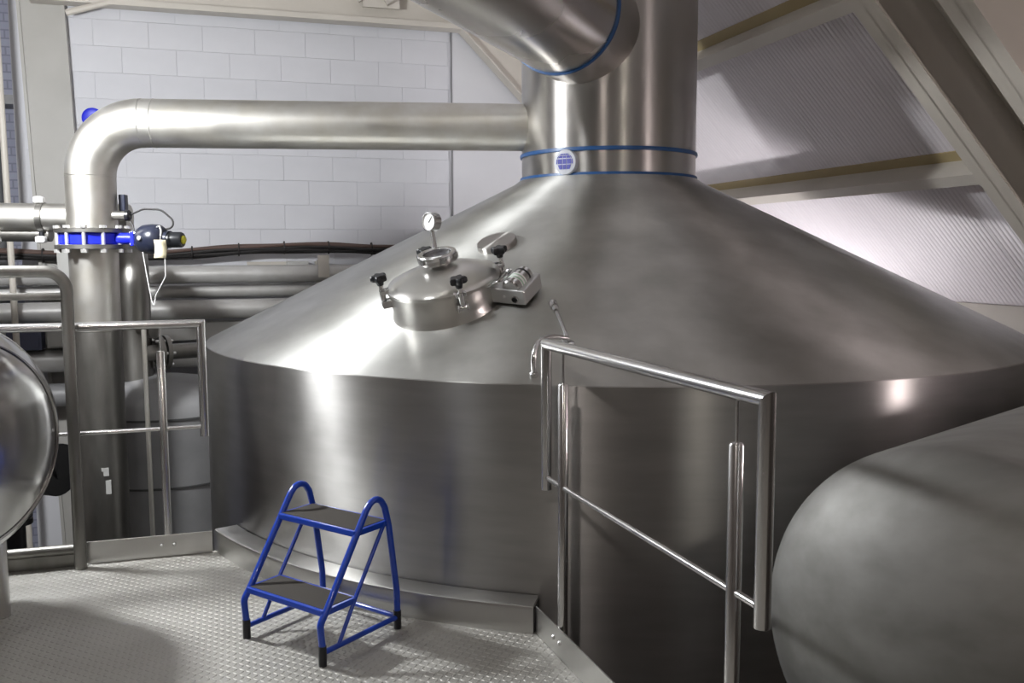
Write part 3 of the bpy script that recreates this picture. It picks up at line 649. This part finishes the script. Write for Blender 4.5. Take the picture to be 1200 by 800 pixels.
# ================================================================== STEP STOOL (local frame: x along width, y to the back)
th = R(-35); w_ = Vector((math.cos(th), math.sin(th), 0)); d_ = Vector((-math.sin(th), math.cos(th), 0))
so = Vector((-.996, 3.269, 0)); SW = .405
so = so+w_*.002
st = empty('step_stool', so+w_*(SW/2)+d_*.19, 'blue tubular two-step stool with dark rubber treads', 'stool', rz=th)
def L(x, y, z): return Vector((x-SW/2, y-.19, z))
rt = .0125
side = [(.0, .066), (-.008, .150), (.030, .200), (.228, .500), (.250, .522), (.277, .530), (.304, .520), (.325, .490), (.345, .415), (.383, .150), (.385, .066)]
for x in (0, SW):
    pts = fillet([L(x, s, z) for s, z in side], .035, 4)
    sf = MB().tube(pts, rt, 14).build('side_frame', 'stool_blue', st, local=True)
    for s in (0., .385):
        MB().tube([L(x, s, .0), L(x, s, .072)], rt+.0022, 14).build('rubber_foot', 'black_plastic', sf, local=True)
    MB().tube([L(x, .0, .046), L(x, .385, .046)], .0100, 12).build('base_tube', 'stool_blue', st, local=True)
    MB().tube([L(x, .322, .430), L(x, .160, .185), L(x, .078, .050)], .0075, 10).build('brace', 'stool_blue', st, local=True)
MB().tube([L(0, .385, .046), L(SW, .385, .046)], .0100, 12).build('cross_tube', 'stool_blue', st, local=True)
for y0, y1, z in ((.172, .338, .426), (.012, .162, .184)):
    fr = MB(); t_ = .022
    for a, b in ((L(0, y0, z), L(SW, y0, z)), (L(0, y1, z), L(SW, y1, z))):
        fr.box((a+b)/2, ((b-a).length, t_*.8, t_))
    for x in (0.004, SW-.004):
        a, b = L(x, y0, z), L(x, y1, z); fr.box((a+b)/2, (t_*.8, (b-a).length, t_))
    stp = fr.build('tread', 'stool_blue', st, smooth=False, local=True, bevel=.003)
    MB().box(L(SW/2, (y0+y1)/2, z+.006), (SW-.016, y1-y0-.008, .014)).build('rubber_mat', 'rubber', stp, smooth=False, local=True, bevel=.003)

# ================================================================== HORIZONTAL VESSELS
def vessel(name, E_, beta, r, dep, length, m, label, seams, floor_z, saddles):
    a = Vector((math.cos(beta), math.sin(beta), 0)); E_ = Vector(E_)
    e = empty(name, E_+a*length*.5+Z*(floor_z-E_.z), label, 'vessel')
    pf = []
    for i in range(25):
        ph = math.pi/2*i/24; pf.append((r*math.sin(ph), dep*(1-math.cos(ph))))
    if seams:
        MB().lathe(pf, E_, a, 96, False, False).build('dished_end', m, e, ang=60); MB().lathe([(r, dep), (r, dep+length)], E_, a, 96, False, True).build('shell', m, e)
    else: MB().lathe(pf+[(r, dep+length*i/8) for i in range(1, 9)], E_, a, 96, False, True).build('shell', m, e, ang=60)
    for h, rr in seams: MB().lathe([(rr-.002, h-.004), (rr+.002, h), (rr-.002, h+.004)], E_, a, 96, False, False).build('weld_seam', m, e)
    sd = a.cross(Z)
    for q in saddles:
        c = E_+a*(dep+q); h = E_.z-r*.80-floor_z
        if h < .35 or True:
            MB().box(c+Z*(-r*.80-h/2), (.10, r*1.1, h), (a, sd, Z)).build('saddle', 'dull_steel', e, smooth=False)
    return e
vessel('process_vessel', (.926, 2.04, .449), .735, .50, .25, 3.0, 'vessel_steel', 'broad satin steel vessel with dished end beside the kettle railing', [], LOW, (.5, 2.3))
lv = vessel('process_vessel', (-1.850, 3.104, .749), 2.699, .46, .23, .42, 'polished_steel', 'polished steel vessel with dished end standing on the chequer plate', [(.23, .46), (.10, .388)], .0, ())
va = Vector((math.cos(2.699), math.sin(2.699), 0)); vq = Vector((va.y, -va.x, 0))
for q in (.32, .58):
    for s_ in (-1, 1):
        MB().lathe([(.034, .0), (.034, .45)], Vector((-1.850, 3.104, 0))+va*q+vq*(s_*.26), Z, 20).build('leg', 'rail_steel', lv)

# ================================================================== LAMPS OF THE HALL
for i, ((x, y, z), r, s, c) in enumerate(LAMPS):
    lab = ['white globe pendant lamp above the railing by the pipes', 'warm globe pendant lamp over the platform behind the stool', 'warm globe pendant lamp over the process vessel', 'small white globe pendant lamp above the polished vessel', 'warm globe pendant lamp under the sloping roof above the satin vessel'][i]
    e = empty('pendant_lamp', (x, y, z), lab, 'lamp')
    mm = mat('lamp_globe', (1, 1, 1), .4, emit=(*c, s))
    top = 5.4 if (Vector((x, y, 0)).dot(U) < 1.0) else 6.4-Vector((x, y, 0)).dot(U)
    pf = [(r*math.sin(math.pi*k/16), -r*math.cos(math.pi*k/16)) for k in range(17)]
    MB().lathe(pf, (x, y, z), Z, 28, False, False).build('globe', 'lamp_globe', e)
    MB().lathe([(.035, r-.012), (.045, r+.03), (.03, r+.08), (.008, r+.10)], (x, y, z), Z, 20).build('cap', 'lamp_body', e)
    MB().tube([(x, y, z+r+.09), (x, y, top)], .006, 8).build('rod', 'lamp_body', e)

bq, r, stg, c = BULKHEAD; bpos = W(*bq)
e = empty('bulkhead_lamp', bpos, 'round bulkhead lamp on the low wall behind the kettle', 'lamp')
mat('lamp_globe', (1, 1, 1), .4, emit=(*c, stg))
MB().lathe([(r*math.cos(math.pi/2*k/8), r*.8*math.sin(math.pi/2*k/8)) for k in range(9)], bpos, -U, 24, True, False).build('lens', 'lamp_globe', e)
MB().lathe([(r+.03, -.04), (r+.03, 0), (r+.005, .01)], bpos, -U, 24, True, False).build('housing', 'lamp_body', e)
MB().tube([bpos+U*.03, W(5.64, bq.y, bq.z)], .02, 10).build('arm', 'lamp_body', e)
